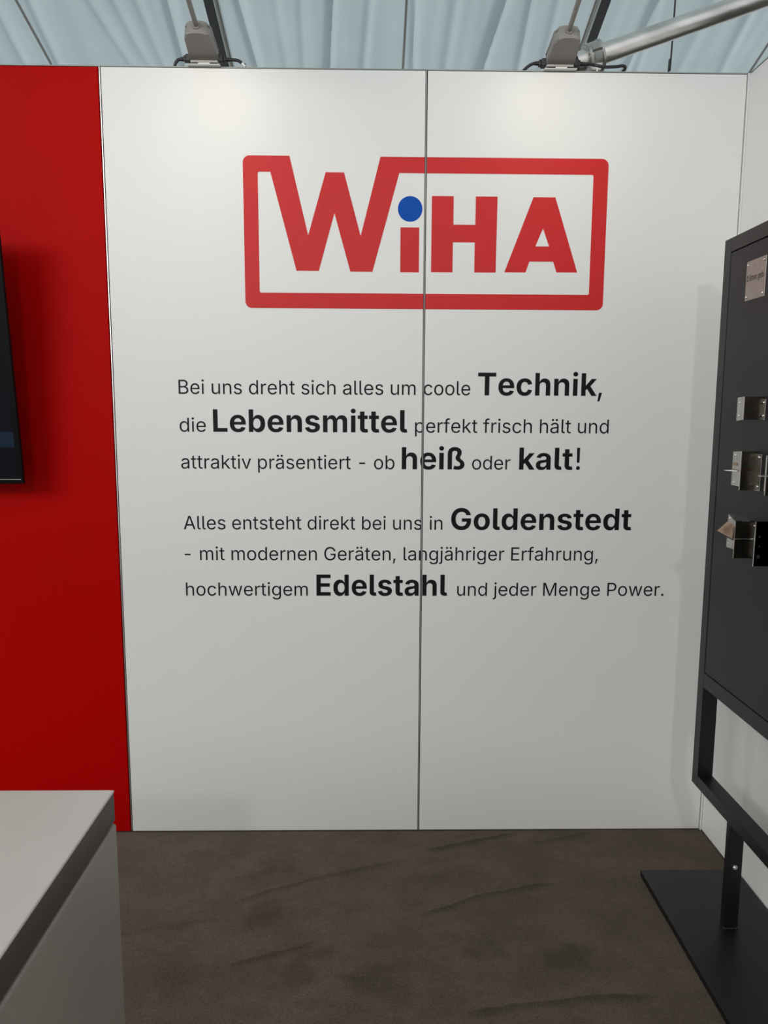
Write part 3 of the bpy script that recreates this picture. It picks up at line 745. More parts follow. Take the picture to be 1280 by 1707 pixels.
# ------------------------------------------------------------------ lettering
GLYPHS = json.loads(r'''{"r":{" ":[550,[]],"!":[589,[[409,479,385,1490,793,1490,767,479],[591,-13,478,-13,320,66,321,121,320,177,478,256,591,256,702,256,858,177,859,121,858,66,702,-13]]],",":[550,[[217,-359,393,208,805,208,493,-359]]],"-":[1328,[[1977,719,1977,553,669,553,669,719]]],".":[550,[[559,-13,446,-13,288,66,289,122,288,178,446,257,559,257,670,257,828,178,829,122,828,66,670,-13]]],"0":[1328,[[1329,-20,996,-20,528,160,284,502,285,744,284,986,532,1328,998,1510,1329,1510,1658,1510,2126,1328,2372,986,2373,744,2372,502,2128,160,1662,-20],[1329,146,1546,146,1850,287,2008,555,2009,744,2008,935,1850,1203,1546,1345,1329,1345,1110,1345,806,1203,648,935,649,744,648,555,806,287,1110,146]]],"8":[1328,[[1327,-20,1024,-20,562,87,304,275,305,396,304,490,456,651,720,759,887,774,887,782,668,810,412,996,413,1114,412,1228,648,1407,1060,1510,1327,1510,1588,1510,2000,1407,2238,1228,2239,1114,2238,996,1980,810,1769,782,1769,774,1930,759,2194,651,2350,490,2351,396,2350,275,2088,87,1626,-20],[1327,145,1524,145,1812,210,1970,327,1971,406,1970,489,1802,616,1510,689,1327,689,1138,689,846,616,678,489,679,406,678,327,834,210,1126,145],[1327,848,1484,848,1728,911,1870,1025,1871,1100,1870,1175,1734,1285,1488,1346,1327,1346,1162,1346,916,1285,780,1175,781,1100,780,1025,918,911,1166,848]]],"A":[1413,[[105,0,1187,1490,1627,1490,2723,0,2323,0,1691,884,1632,966,1478,1211,1369,1401,1441,1401,1332,1209,1174,960,1123,884,509,0],[649,416,649,582,2179,582,2179,416]]],"B":[1340,[[361,0,361,1490,1417,1490,1728,1490,2134,1383,2332,1204,2333,1095,2332,999,2196,874,1974,800,1845,782,1845,768,1984,764,2262,676,2448,514,2449,397,2448,285,2242,105,1802,0,1451,0],[741,168,1441,168,1788,168,2082,302,2083,399,2082,474,1930,600,1652,676,1461,676,741,676],[741,836,1397,836,1556,836,1816,899,1968,1014,1969,1091,1968,1188,1698,1322,1409,1322,741,1322]]],"E":[1231,[[361,0,361,1490,2177,1490,2177,1322,741,1322,741,836,2079,836,2079,668,741,668,741,168,2195,168,2195,0]]],"G":[1528,[[1579,-20,1180,-20,580,166,244,509,245,744,244,981,580,1324,1172,1510,1555,1510,1790,1510,2200,1440,2524,1310,2738,1131,2779,1023,2387,1023,2340,1095,2188,1209,1978,1291,1714,1334,1557,1334,1294,1334,866,1199,614,936,615,744,614,554,868,292,1304,156,1579,156,1830,156,2214,263,2428,460,2429,594,2543,583,1657,583,1657,749,2801,749,2801,586,2800,401,2484,129,1934,-20]]],"M":[1850,[[361,0,361,1490,901,1490,1635,550,1660,517,1726,418,1800,302,1868,187,1895,138,1811,138,1838,184,1906,297,1980,414,2048,516,2075,550,2799,1490,3341,1490,3341,0,2967,0,2967,851,2966,897,2968,1015,2974,1145,2980,1279,2983,1342,3015,1342,2972,1273,2878,1130,2788,997,2708,887,2681,851,2015,0,1685,0,1009,851,980,886,904,993,814,1124,718,1269,669,1342,705,1342,708,1286,714,1156,718,1023,722,900,723,851,723,0]]],"P":[1308,[[361,0,361,1490,1381,1490,1728,1490,2178,1363,2396,1149,2397,1016,2396,883,2178,667,1730,539,1383,539,661,539,661,706,1365,706,1600,706,1888,787,2018,928,2019,1016,2018,1104,1888,1243,1598,1323,1361,1323,741,1323,741,0]]],"a":[1150,[[943,-26,730,-26,384,54,180,208,181,318,180,414,332,534,586,603,894,637,1051,647,1250,660,1502,674,1624,708,1625,749,1625,755,1624,825,1520,922,1312,974,1157,974,996,974,768,924,626,849,591,810,245,867,330,969,622,1084,974,1132,1147,1132,1258,1132,1544,1105,1810,1025,1984,868,1985,737,1985,0,1631,0,1631,152,1607,152,1568,113,1400,30,1132,-26],[1005,133,1204,133,1480,211,1624,336,1625,404,1625,559,1602,546,1454,525,1264,509,1086,498,1035,495,904,487,678,448,542,373,543,309,542,251,662,173,870,133]]],"b":[1254,[[1355,-24,1142,-24,882,49,742,142,705,173,665,173,665,0,317,0,317,1490,677,1490,677,939,705,939,742,969,878,1060,1134,1132,1353,1132,1632,1132,2058,992,2300,733,2301,556,2300,378,2060,118,1634,-24],[1301,137,1510,137,1792,250,1934,441,1935,558,1934,674,1794,861,1512,971,1301,971,1094,971,814,867,672,682,673,558,672,434,816,244,1098,137]]],"c":[1170,[[1227,-24,922,-24,464,120,208,380,209,552,208,727,464,988,922,1132,1227,1132,1388,1132,1676,1090,1914,1011,2086,896,2133,823,1787,774,1762,817,1662,889,1520,942,1336,971,1227,971,1002,971,714,854,574,664,575,552,574,442,714,253,1002,137,1227,137,1338,137,1526,167,1672,222,1772,298,1797,343,2141,294,2096,219,1922,102,1682,19,1390,-24]]],"d":[1254,[[1155,-24,876,-24,448,118,208,378,209,556,208,733,450,992,878,1132,1157,1132,1374,1132,1630,1060,1768,969,1805,939,1833,939,1833,1490,2193,1490,2193,0,1845,0,1845,173,1805,173,1768,142,1626,49,1368,-24],[1209,137,1412,137,1692,244,1836,434,1837,558,1836,682,1694,867,1414,971,1209,971,996,971,714,861,574,674,575,558,574,441,716,250,1000,137]]],"e":[1194,[[1257,-24,932,-24,462,120,208,378,209,550,208,722,456,984,910,1132,1215,1132,1392,1132,1738,1073,2020,942,2188,728,2189,573,2189,498,453,498,453,650,1995,650,1827,594,1826,704,1688,875,1416,972,1215,972,1012,972,724,873,572,714,573,623,573,522,572,398,744,225,1054,136,1259,136,1390,136,1606,174,1762,251,1805,308,2153,260,2100,176,1852,48,1486,-24]]],"f":[758,[[1357,1118,1357,964,41,964,41,1118],[481,0,481,1267,480,1364,662,1494,954,1560,1117,1560,1244,1560,1412,1539,1453,1530,1353,1376,1324,1381,1234,1393,1159,1393,992,1393,840,1308,841,1227,841,0]]],"g":[1256,[[1223,-442,974,-442,612,-379,372,-275,303,-214,595,-120,642,-152,784,-230,1026,-285,1223,-285,1490,-285,1836,-157,1837,-19,1837,205,1803,205,1764,173,1626,85,1368,18,1153,18,884,18,456,145,208,389,209,564,208,737,452,992,882,1132,1161,1132,1376,1132,1634,1061,1774,969,1813,939,1847,939,1847,1118,2197,1118,2197,-29,2196,-173,1936,-356,1494,-442],[1213,178,1416,178,1696,271,1840,446,1841,568,1840,687,1698,868,1418,971,1213,971,1000,971,716,862,574,680,575,568,574,453,718,277,1002,178]]],"h":[1211,[[677,670,677,0,317,0,317,1490,677,1490,677,847,615,847,716,1002,1094,1132,1349,1132,1574,1132,1916,1039,2106,852,2107,710,2107,0,1745,0,1745,695,1744,824,1474,970,1241,970,1080,970,824,900,676,766]]],"i":[496,[[317,0,317,1118,677,1118,677,0],[499,1301,396,1301,248,1371,249,1420,248,1470,396,1539,499,1539,602,1539,750,1470,751,1420,750,1371,602,1301]]],"j":[496,[[315,1118,677,1118,677,-80,678,-186,530,-338,238,-418,21,-418,-51,-418,-51,-252,15,-252,170,-252,314,-163,315,-80],[497,1301,394,1301,246,1371,247,1420,246,1470,394,1539,497,1539,600,1539,748,1470,749,1420,748,1371,600,1301]]],"k":[1124,[[655,402,655,625,721,625,1677,1118,2123,1118,1089,587,1049,587],[317,0,317,1490,677,1490,677,0],[1731,0,875,547,1131,674,2193,0]]],"l":[564,[[819,-8,566,-8,316,127,317,248,317,1490,677,1490,677,293,676,216,750,153,863,153,920,153,980,157,1007,161,1079,9,1030,2,890,-8]]],"m":[1794,[[317,0,317,1118,667,1118,669,868,641,868,686,959,884,1078,1150,1138,1295,1138,1538,1138,1840,988,1885,866,1837,866,1876,950,2088,1072,2390,1138,2569,1138,2762,1138,3082,1054,3272,884,3273,754,3273,0,2913,0,2913,749,2912,870,2640,974,2461,974,2310,974,2092,911,1974,801,1975,730,1975,0,1615,0,1615,767,1614,860,1366,974,1177,974,1046,974,816,913,676,793,677,704,677,0]]],"n":[1210,[[677,670,677,0,317,0,317,1118,663,1118,665,847,615,847,716,1002,1094,1132,1349,1132,1574,1132,1914,1039,2104,852,2105,710,2105,0,1745,0,1745,695,1744,824,1474,970,1241,970,1080,970,824,900,676,766]]],"o":[1228,[[1227,-24,922,-24,464,120,208,380,209,552,208,727,464,988,922,1132,1227,1132,1532,1132,1992,988,2248,727,2249,552,2248,380,1992,120,1532,-24],[1227,137,1452,137,1744,253,1884,442,1885,552,1884,663,1744,854,1452,971,1227,971,1002,971,714,854,574,664,575,552,574,442,714,253,1002,137]]],"p":[1254,[[317,-418,317,1118,665,1118,665,939,705,939,742,969,878,1060,1134,1132,1353,1132,1632,1132,2058,992,2300,733,2301,556,2300,378,2060,118,1634,-24,1355,-24,1142,-24,882,49,742,142,705,173,677,173,677,-418],[1301,137,1510,137,1792,250,1934,441,1935,558,1934,674,1794,861,1512,971,1301,971,1094,971,814,867,672,682,673,558,672,434,816,244,1098,137]]],"r":[771,[[317,0,317,1118,665,1118,665,946,689,946,750,1031,1068,1134,1269,1134,1308,1134,1418,1132,1451,1131,1451,950,1434,952,1306,960,1235,960,1074,960,820,893,676,776,677,700,677,0]]],"s":[1081,[[1077,-24,846,-24,488,43,256,175,217,271,559,312,606,220,872,134,1073,134,1306,134,1584,234,1585,303,1584,361,1422,438,1257,457,885,501,580,537,284,688,285,806,284,902,500,1049,874,1132,1113,1132,1342,1132,1664,1063,1866,942,1917,863,1591,821,1544,881,1330,979,1115,979,914,979,648,887,649,817,648,755,828,680,1025,657,1363,617,1666,581,1958,430,1959,315,1958,217,1736,64,1338,-24]]],"t":[670,[[1197,1118,1197,964,41,964,41,1118],[377,1384,737,1384,737,290,736,215,858,146,1001,146,1034,146,1140,154,1185,158,1259,6,1202,-4,1060,-14,991,-14,700,-14,376,139,377,276]]],"u":[1211,[[1075,-14,848,-14,506,79,316,267,317,408,317,1118,677,1118,677,423,676,294,948,148,1183,148,1342,148,1596,218,1744,353,1745,448,1745,1118,2107,1118,2107,0,1759,0,1759,271,1807,271,1702,114,1320,-14]]],"v":[1151,[[963,0,109,1118,503,1118,979,455,1054,352,1160,147,1219,51,1087,51,1144,147,1250,352,1325,455,1801,1118,2195,1118,1341,0]]],"w":[1676,[[819,0,141,1118,523,1118,795,630,850,530,978,277,1041,117,979,117,1038,270,1162,524,1221,630,1489,1118,1873,1118,2137,630,2192,527,2314,274,2375,117,2311,117,2374,272,2500,525,2559,630,2831,1118,3213,1118,2535,0,2177,0,1887,506,1842,583,1758,743,1678,911,1637,998,1717,998,1676,912,1594,743,1510,581,1467,506,1177,0]]],"\u00e4":[1150,[[943,-26,730,-26,384,54,180,208,181,318,180,414,332,534,586,603,894,637,1051,647,1250,660,1502,674,1624,708,1625,749,1625,755,1624,825,1520,922,1312,974,1157,974,996,974,768,924,626,849,591,810,245,867,330,969,622,1084,974,1132,1147,1132,1258,1132,1544,1105,1810,1025,1984,868,1985,737,1985,0,1631,0,1631,152,1607,152,1568,113,1400,30,1132,-26],[1005,133,1204,133,1480,211,1624,336,1625,404,1625,559,1602,546,1454,525,1264,509,1086,498,1035,495,904,487,678,448,542,373,543,309,542,251,662,173,870,133],[1539,1301,1440,1301,1300,1371,1301,1420,1300,1469,1440,1538,1539,1538,1636,1538,1774,1469,1775,1420,1774,1371,1636,1301],[697,1301,598,1301,458,1371,459,1420,458,1469,598,1538,697,1538,794,1538,932,1469,933,1420,932,1371,794,1301]]]},"b":{"E":[1244,[[271,0,271,1490,2265,1490,2265,1237,881,1237,881,877,2161,877,2161,628,881,628,881,253,2269,253,2269,0]]],"G":[1537,[[1591,-20,1172,-20,542,165,188,508,189,743,188,985,556,1328,1184,1510,1577,1510,1828,1510,2262,1437,2600,1303,2814,1120,2847,1009,2227,1009,2194,1063,2080,1148,1918,1208,1710,1239,1587,1239,1356,1239,1004,1124,808,904,809,746,808,588,1002,367,1354,251,1595,251,1810,251,2118,329,2284,474,2285,571,2413,562,1637,562,1637,794,2877,794,2877,608,2876,412,2544,131,1964,-20]]],"L":[1158,[[271,0,271,1490,881,1490,881,253,2167,253,2167,0]]],"T":[1367,[[151,1237,151,1490,2585,1490,2585,1237,1675,1237,1675,0,1063,0,1063,1237]]],"a":[1189,[[881,-22,668,-22,330,53,136,202,137,313,136,406,274,532,512,608,814,648,981,656,1174,666,1412,683,1522,720,1523,756,1523,761,1522,809,1442,875,1284,910,1173,910,1056,910,884,875,776,817,751,781,201,826,258,924,526,1060,924,1132,1175,1132,1354,1132,1694,1089,1964,999,2122,854,2123,753,2123,0,1555,0,1555,155,1535,155,1480,103,1300,24,1046,-22],[1051,189,1192,189,1406,245,1526,341,1527,400,1527,521,1500,511,1392,495,1260,483,1132,473,1083,470,972,462,804,426,712,367,713,321,712,278,800,219,952,189]]],"b":[1291,[[1509,-19,1326,-19,1074,43,916,134,875,179,847,179,847,0,257,0,257,1490,857,1490,857,930,875,930,916,974,1070,1068,1322,1132,1513,1132,1760,1132,2172,1004,2418,748,2419,557,2418,371,2178,114,1766,-19],[1325,222,1480,222,1694,308,1804,460,1805,558,1804,656,1694,806,1482,892,1325,892,1170,892,954,809,842,660,843,558,842,457,956,306,1172,222]]],"c":[1205,[[1257,-22,918,-22,428,123,162,382,163,554,162,728,428,987,918,1132,1257,1132,1454,1132,1790,1080,2050,984,2218,846,2251,760,1693,708,1674,752,1598,821,1490,870,1348,896,1263,896,1102,896,884,810,774,656,775,555,774,456,884,302,1102,214,1263,214,1348,214,1492,241,1604,292,1680,364,1697,409,2255,358,2222,269,2054,130,1794,30,1456,-22]]],"d":[1291,[[1073,-19,816,-19,402,114,162,371,163,557,162,748,410,1004,822,1132,1071,1132,1260,1132,1512,1068,1668,974,1707,930,1727,930,1727,1490,2327,1490,2327,0,1737,0,1737,179,1707,179,1666,134,1508,43,1256,-19],[1259,222,1410,222,1626,306,1738,457,1739,558,1738,660,1628,809,1412,892,1259,892,1100,892,886,806,778,656,779,558,778,460,888,308,1102,222]]],"e":[1220,[[1267,-22,924,-22,428,118,162,376,163,553,162,726,426,986,910,1132,1237,1132,1456,1132,1836,1062,2124,921,2286,709,2287,565,2287,481,409,481,409,669,1993,669,1713,619,1712,706,1606,835,1396,906,1243,906,1086,906,868,834,756,711,757,632,757,499,756,402,886,270,1120,204,1277,204,1382,204,1554,234,1676,293,1709,336,2253,285,2198,193,1930,54,1528,-22]]],"h":[1275,[[857,647,857,0,257,0,257,1490,845,1490,845,839,797,839,884,979,1242,1132,1527,1132,1758,1132,2104,1031,2296,842,2297,711,2297,0,1695,0,1695,659,1694,763,1480,881,1291,881,1164,881,966,826,856,722]]],"i":[555,[[257,0,257,1118,857,1118,857,0],[557,1264,420,1264,226,1354,227,1418,226,1482,420,1572,557,1572,692,1572,886,1483,887,1418,886,1354,692,1264]]],"k":[1188,[[801,327,801,688,891,688,1623,1118,2317,1118,1351,557,1209,557],[257,0,257,1490,857,1490,857,0],[1653,0,981,490,1383,703,2359,0]]],"l":[633,[[921,-7,578,-7,256,141,257,290,257,1490,857,1490,857,331,856,278,930,229,1021,229,1070,229,1122,233,1143,236,1237,17,1188,9,1024,-7]]],"m":[1869,[[257,0,257,1118,813,1118,843,840,799,840,850,943,1052,1073,1324,1135,1475,1135,1716,1135,2012,982,2083,822,2013,822,2062,929,2288,1068,2598,1135,2769,1135,2974,1135,3296,1045,3482,876,3483,754,3483,0,2883,0,2883,697,2882,792,2676,884,2527,884,2414,884,2248,835,2158,747,2159,688,2159,0,1579,0,1579,705,1578,787,1384,884,1231,884,1124,884,954,836,856,743,857,676,857,0]]],"n":[1275,[[857,647,857,0,257,0,257,1118,823,1118,833,839,797,839,884,979,1242,1132,1527,1132,1758,1132,2104,1031,2294,842,2295,711,2295,0,1695,0,1695,659,1694,763,1480,881,1291,881,1164,881,966,826,856,722]]],"o":[1256,[[1257,-22,920,-22,428,123,162,382,163,554,162,728,428,987,920,1132,1257,1132,1594,1132,2084,987,2350,728,2351,554,2350,382,2084,123,1594,-22],[1257,214,1416,214,1632,303,1740,458,1741,555,1740,654,1632,808,1416,896,1257,896,1096,896,882,808,774,654,775,555,774,458,882,303,1096,214]]],"s":[1147,[[1145,-22,874,-22,458,55,194,202,157,306,715,354,758,276,978,198,1163,198,1334,198,1532,263,1533,313,1532,357,1390,413,1245,428,859,468,534,501,214,660,215,785,214,893,450,1048,870,1132,1155,1132,1418,1132,1806,1059,2046,925,2087,834,1555,787,1520,844,1326,917,1163,917,1014,917,814,855,815,803,814,761,944,703,1103,687,1505,647,1828,614,2144,465,2145,345,2144,235,1888,70,1438,-22]]],"t":[750,[[1367,1118,1367,889,41,889,41,1118],[349,1384,949,1384,949,327,948,274,1042,223,1153,223,1186,223,1310,232,1343,236,1429,11,1328,-4,1130,-16,1041,-16,704,-16,348,148,349,301]]],"\u00df":[1340,[[855,1051,855,0,271,0,271,1051,270,1279,784,1510,1205,1510,1464,1510,1882,1421,2128,1252,2129,1130,2128,1067,2068,979,1988,910,1928,843,1929,800,1928,759,2048,693,2224,626,2400,540,2522,421,2523,335,2522,235,2322,73,1914,-20,1601,-20,1434,-20,1112,12,1025,38,1175,266,1236,253,1432,222,1597,222,1746,222,1940,284,1941,349,1940,405,1814,480,1630,542,1446,612,1320,711,1321,788,1320,845,1390,924,1482,990,1550,1062,1551,1111,1550,1183,1354,1260,1205,1260,1050,1260,854,1166]]]}}''')
def contour(flat):
    pts = [(flat[i] >> 1, flat[i + 1], flat[i] & 1) for i in range(0, len(flat), 2)]
    n = len(pts)
    full = []
    for i in range(n):
        p, q_ = pts[i], pts[(i + 1) % n]
        full.append(p)
        if not p[2] and not q_[2]:
            full.append(((p[0] + q_[0]) / 2, (p[1] + q_[1]) / 2, 1))
    k = next(i for i, p in enumerate(full) if p[2])
    full = full[k:] + full[:k]
    out = []
    i = 0
    n = len(full)
    while i < n:
        p = full[i]
        nx = full[(i + 1) % n]
        out.append((p[0], p[1]))
        if not nx[2]:
            e = full[(i + 2) % n]
            for s in (0.25, 0.5, 0.75):
                out.append(((1 - s) ** 2 * p[0] + 2 * s * (1 - s) * nx[0] + s * s * e[0], (1 - s) ** 2 * p[1] + 2 * s * (1 - s) * nx[1] + s * s * e[1]))
            i += 2
        else:
            i += 1
    return out

def run_loops(text, face, x_left, x_right, z, size):
    """glyph outlines of one run of text, fitted between two x positions on the wall"""
    x = 0
    raw = []
    for ch in text:
        adv, cts = GLYPHS[face][ch]
        raw.append([[(px + x, py) for px, py in contour(c)] for c in cts])
        x += adv
    ink = [p[0] for g in raw for c in g for p in c]
    lo, hi = min(ink), max(ink)
    k = size / 2048.0
    kx = k if x_right is None else (x_right - x_left) / (hi - lo)
    return [[[(x_left + (px - lo) * kx, z + py * k) for px, py in c] for c in g] for g in raw]

def merge_print(name, glyph_loops, mat, parent, origin):
    """one mesh per run, glyph by glyph so that outlines never mix"""
    objs = [flat_print('tmp_glyph', g, mat, None, origin) for g in glyph_loops if g]
    bm = bmesh.new()
    for o in objs:
        bm.from_mesh(o.data)
    me = bpy.data.meshes.new(name)
    bm.to_mesh(me)
    bm.free()
    me.materials.append(mat)
    for o in objs:
        d = o.data
        bpy.data.objects.remove(o)
        bpy.data.meshes.remove(d)
    return link(name, me, mat, parent)

def split_words(text, glyph_loops):
    out, cur = [], []
    for chx, g in zip(text, glyph_loops):
        if chx == ' ':
            if cur:
                out.append(cur)
            cur = []
        else:
            cur.append(g)
    return out + ([cur] if cur else [])

REG, BLD = 0.0617, 0.0998
TEXT = [
    ('upper', 1.5128, [('Bei uns dreht sich alles um', 'r', .2111, .9759), ('coole', 'r', 1.0022, 1.1535), ('Technik', 'b', 1.1781, 1.5658), (',', 'r', 1.5690, None)]),
    ('upper', 1.3915, [('die', 'r', .2106, .2955), ('Lebensmittel', 'b', .3193, .9502), ('perfekt frisch hält und', 'r', .9753, 1.6101)]),
    ('upper', 1.2715, [('attraktiv präsentiert - ob', 'r', .2120, .9090), ('heiß', 'b', .9329, 1.1391), ('oder', 'r', 1.1640, 1.2906), ('kalt', 'b', 1.3191, 1.4959), ('!', 'r', 1.5075, None)]),
    ('lower', 1.0705, [('Alles entsteht direkt bei uns', 'r', .2140, 1.0010), ('in', 'r', 1.0272, 1.0697), ('Goldenstedt', 'b', 1.0983, 1.7003)]),
    ('lower', .9668, [('- mit modernen Geräten,', 'r', .2142, .9146), ('langjähriger Erfahrung,', 'r', .9414, 1.5926)]),
    ('lower', .8460, [('hochwertigem', 'r', .2147, .6210), ('Edelstahl', 'b', .6502, 1.0890), ('und jeder Menge Power.', 'r', 1.1224, 1.8212)]),
]
blocks = {}
for key, z, lab in (('upper', 1.25, 'upper three lines of black lettering ending in heiß oder kalt!'), ('lower', 0.82, 'lower three lines of black lettering ending in Menge Power.')):
    blocks[key] = tag(empty('wall_lettering', (1.0, 0, z)), lab, 'lettering')
for key, z, runs in TEXT:
    par = blocks[key]
    org = tuple(par.location)
    line = empty('text_line', (0, 0, z - org[2]), parent=par)
    lo_ = (org[0], org[1], z)
    for text, face, x0, x1 in runs:
        if face == 'b' or text in '!,':
            words = [run_loops(text, face, x0, x1, z, BLD)]
        else:
            words = split_words(text, run_loops(text, face, x0, x1, z, REG))
        for w in words:
            merge_print('bold_word' if face == 'b' else ('punctuation_mark' if text in '!,' else 'word'), w, M['ink_black'], line, lo_)

# ------------------------------------------------------------------ counter, lower left
ct = empty('counter', (0.0, -2.1, 0))
tag(ct, 'pale grey counter with taupe edge band at the lower left of the picture', 'counter')
o = Vector((0.0, -2.1, 0))
def cbox(name, lo, hi, mat, bevel, seg=3):
    return box(name, Vector(lo) - o, Vector(hi) - o, mat, ct, bevel=bevel, seg=seg, smooth=True)
cbox('worktop', (-0.70, -2.60, 0.9965), (0.5245, -1.5850, 1.0), M['top'], 0.0017)
cbox('edge_band', (-0.6985, -2.5985, 0.9610), (0.5240, -1.5862, 0.9964), M['edge'], 0.001)
cbox('shadow_gap', (-0.69, -2.59, 0.9575), (0.5180, -1.594, 0.9612), M['dark_gap'], 0.0)
cbox('body', (-0.6985, -2.5985, 0.06), (0.5255, -1.5850, 0.9578), M['body'], 0.004)
cbox('plinth', (-0.66, -2.56, 0.0), (0.49, -1.63, 0.0602), M['dark_gap'], 0.0)

# ------------------------------------------------------------------ television on the red panel
tv_rot = -math.atan2(0.061, 0.70)
tv = empty('television', (-0.85, -0.12, 1.232), (-tv_rot, 0, 0))
tag(tv, 'black flat television tilted down on the red panel', 'television')
tvw = 0.85 - 0.2457
TH = 0.78
box('housing', (-tvw, 0.004, 0.0), (tvw, 0.010, TH), M['tv'], tv, bevel=0.001)
box('rear_cover', (-tvw + 0.06, 0.010, 0.04), (tvw - 0.06, 0.040, TH - 0.10), M['tv'], tv, bevel=0.006)
bm = bmesh.new()
bz = 0.017
add_box(bm, (-tvw, -0.003, 0.0), (tvw, 0.004, bz), 0.0012)
add_box(bm, (-tvw, -0.003, TH - bz), (tvw, 0.004, TH), 0.0012)
add_box(bm, (-tvw, -0.003, bz), (-tvw + bz, 0.004, TH - bz), 0.0012)
add_box(bm, (tvw - bz, -0.003, bz), (tvw, 0.004, TH - bz), 0.0012)
from_bm('bezel', bm, M['tv'], tv)
box('screen', (-tvw + bz, 0.0, bz), (tvw - bz, 0.0042, TH - bz), screen_material(tvw, 0.111, 0.158), tv)
box('lower_strip', (-tvw + 0.01, -0.0042, 0.0125), (tvw - 0.006, -0.0028, 0.0145), M['grey_profile'], tv)
mt = empty('wall_bracket', (0, 0, 0), (0, 0, 0), tv)
bm = bmesh.new()
add_box(bm, (-0.22, 0.040, 0.20), (0.22, 0.052, 0.50), 0.002)
from_bm('mounting_plate', bm, M['rack'], mt)
for sx in (-0.18, 0.18):
    bm = bmesh.new()
    add_prism(bm, [(sx - 0.012, 0.05, 0.22), (sx - 0.012, 0.05, 0.46), (sx - 0.012, 0.155, 0.44), (sx - 0.012, 0.135, 0.24)], (0.024, 0, 0))
    from_bm('mounting_arm', bm, M['rack'], mt)

# ------------------------------------------------------------------ exhibition rack, right
rk = empty('display_rack', (1.85, -0.85, 0.0))
tag(rk, 'black steel display rack with anthracite board standing on a floor plate by the right wall', 'rack')
ro = Vector((1.85, -0.85, 0.0))
FX, RX = 1.822, 1.8675        # front (towards the aisle) and rear of the tube frame
YA, YB = -0.2925, -1.42       # far and near end of the frame
def rbox(name, lo, hi, mat=None, bevel=0.0012, parent=None):
    lo2 = [min(a, b) for a, b in zip(lo, hi)]
    hi2 = [max(a, b) for a, b in zip(lo, hi)]
    return box(name, Vector(lo2) - ro, Vector(hi2) - ro, mat or M['rack'], parent or rk, bevel=bevel)
rbox('base_plate', (1.690, -1.62, 0.0), (1.9955, -0.262, 0.020), bevel=0.0015)
for ly in (-0.5240, -1.16):
    lg_ = rbox('leg', (1.8265, ly - 0.0105, 0.020), (1.8675, ly + 0.0105, 0.3345), bevel=0.0012)
    bm = bmesh.new()
    yb = ly - 0.0105
    add_tube(bm, [Vector((1.8475, yb + 0.004, 0.206)) - ro, Vector((1.8475, yb - 0.002, 0.206)) - ro], 0.0068, 16)
    add_tube(bm, [Vector((1.8475, yb - 0.002, 0.206)) - ro, Vector((1.8475, yb - 0.006, 0.206)) - ro], [0.0058, 0.0030], 6)
    from_bm('bolt', bm, M['screw'], lg_, smooth=True)
    bm = bmesh.new()
    for k in range(15):                                  # weld bead at the foot
        a_ = k / 14
        p = Vector((1.8265 + 0.041 * a_, ly - 0.0115 + 0.001 * math.sin(k * 2.1), 0.0212)) - ro
        bmesh.ops.create_icosphere(bm, subdivisions=1, radius=0.0024 + 0.0005 * math.sin(k * 1.7), matrix=Matrix.Translation(p))
    from_bm('weld_bead', bm, M['steel_dark'], lg_, smooth=True)
T = 0.038
rbox('frame_tube', (FX, YA - T, 0.3345), (RX, YA, 1.936))
rbox('frame_tube', (FX, YB, 0.3345), (RX, YB + T, 1.936))
rbox('frame_tube', (FX, YB + T, 0.3345), (RX, YA - T, 0.3705))
rbox('frame_tube', (FX, YB + T, 1.898), (RX, YA - T, 1.936))
rbox('frame_tube', (FX, YB + T, 0.6500), (RX, YA - T, 0.694))
rbox('board', (FX + 0.0008, YB + T + 0.0028, 0.6964), (RX - 0.012, YA - T - 0.0028, 1.8950), M['board'], bevel=0.0008)
rbox('board_backing', (FX + 0.012, YB + T - 0.001, 0.690), (RX - 0.004, YA - T + 0.001, 1.900), M['dark_gap'], bevel=0)

# ------------------------------------------------------------------ label plate on the board
BX = FX + 0.0008
lp = empty('label_plate', (BX, -0.4775, 1.751))
tag(lp, 'small square steel plate with four screws and engraving at the top of the rack board', 'plate')
bm = bmesh.new()
add_box(bm, (-0.0018, -0.0495, 0.0), (0.0, 0.0495, 0.1005), 0.0008)
from_bm('plate', bm, M['label'], lp)
def screw(parent, y, z, x=-0.0018, r=0.0032, ax_=(-1, 0, 0)):
    bm = bmesh.new()
    a_ = Vector(ax_)
    c = Vector((x, y, z))
    add_tube(bm, [c, c + a_ * 0.0012, c + a_ * 0.0024, c + a_ * 0.003], [r, r, r * 0.75, r * 0.3], 12)
    return from_bm('screw', bm, M['screw'], parent, smooth=True)
for y in (-0.0405, 0.0405):
    for z in (0.0095, 0.091):
        screw(lp, y, z)
loops = run_loops('0,8mm geb.', 'r', 0.0, 0.088, 0.0, 0.0205)
bm = bmesh.new()
for g in loops:
    if not g:
        continue
    o_ = flat_print('tmp_glyph', [[(px - 5.0, pz) for px, pz in c] for c in g], M['ink_black'], None, (0, 0, 0))
    bm.from_mesh(o_.data)
    d_ = o_.data
    bpy.data.objects.remove(o_)
    bpy.data.meshes.remove(d_)
for v in bm.verts:                                        # onto the plate: reading from the aisle
    px, pz = v.co.x + 5.0, v.co.z
    v.co = Vector((-0.0021, 0.044 - px, 0.049 + pz - px * 0.0))
me = bpy.data.meshes.new('engraving')
bm.to_mesh(me)
bm.free()
link('engraving', me, M['ink_black'], lp)

# ------------------------------------------------------------------ bent sheet-metal samples
def sheet(bm, pts, direction, t):
    add_prism(bm, pts, direction)

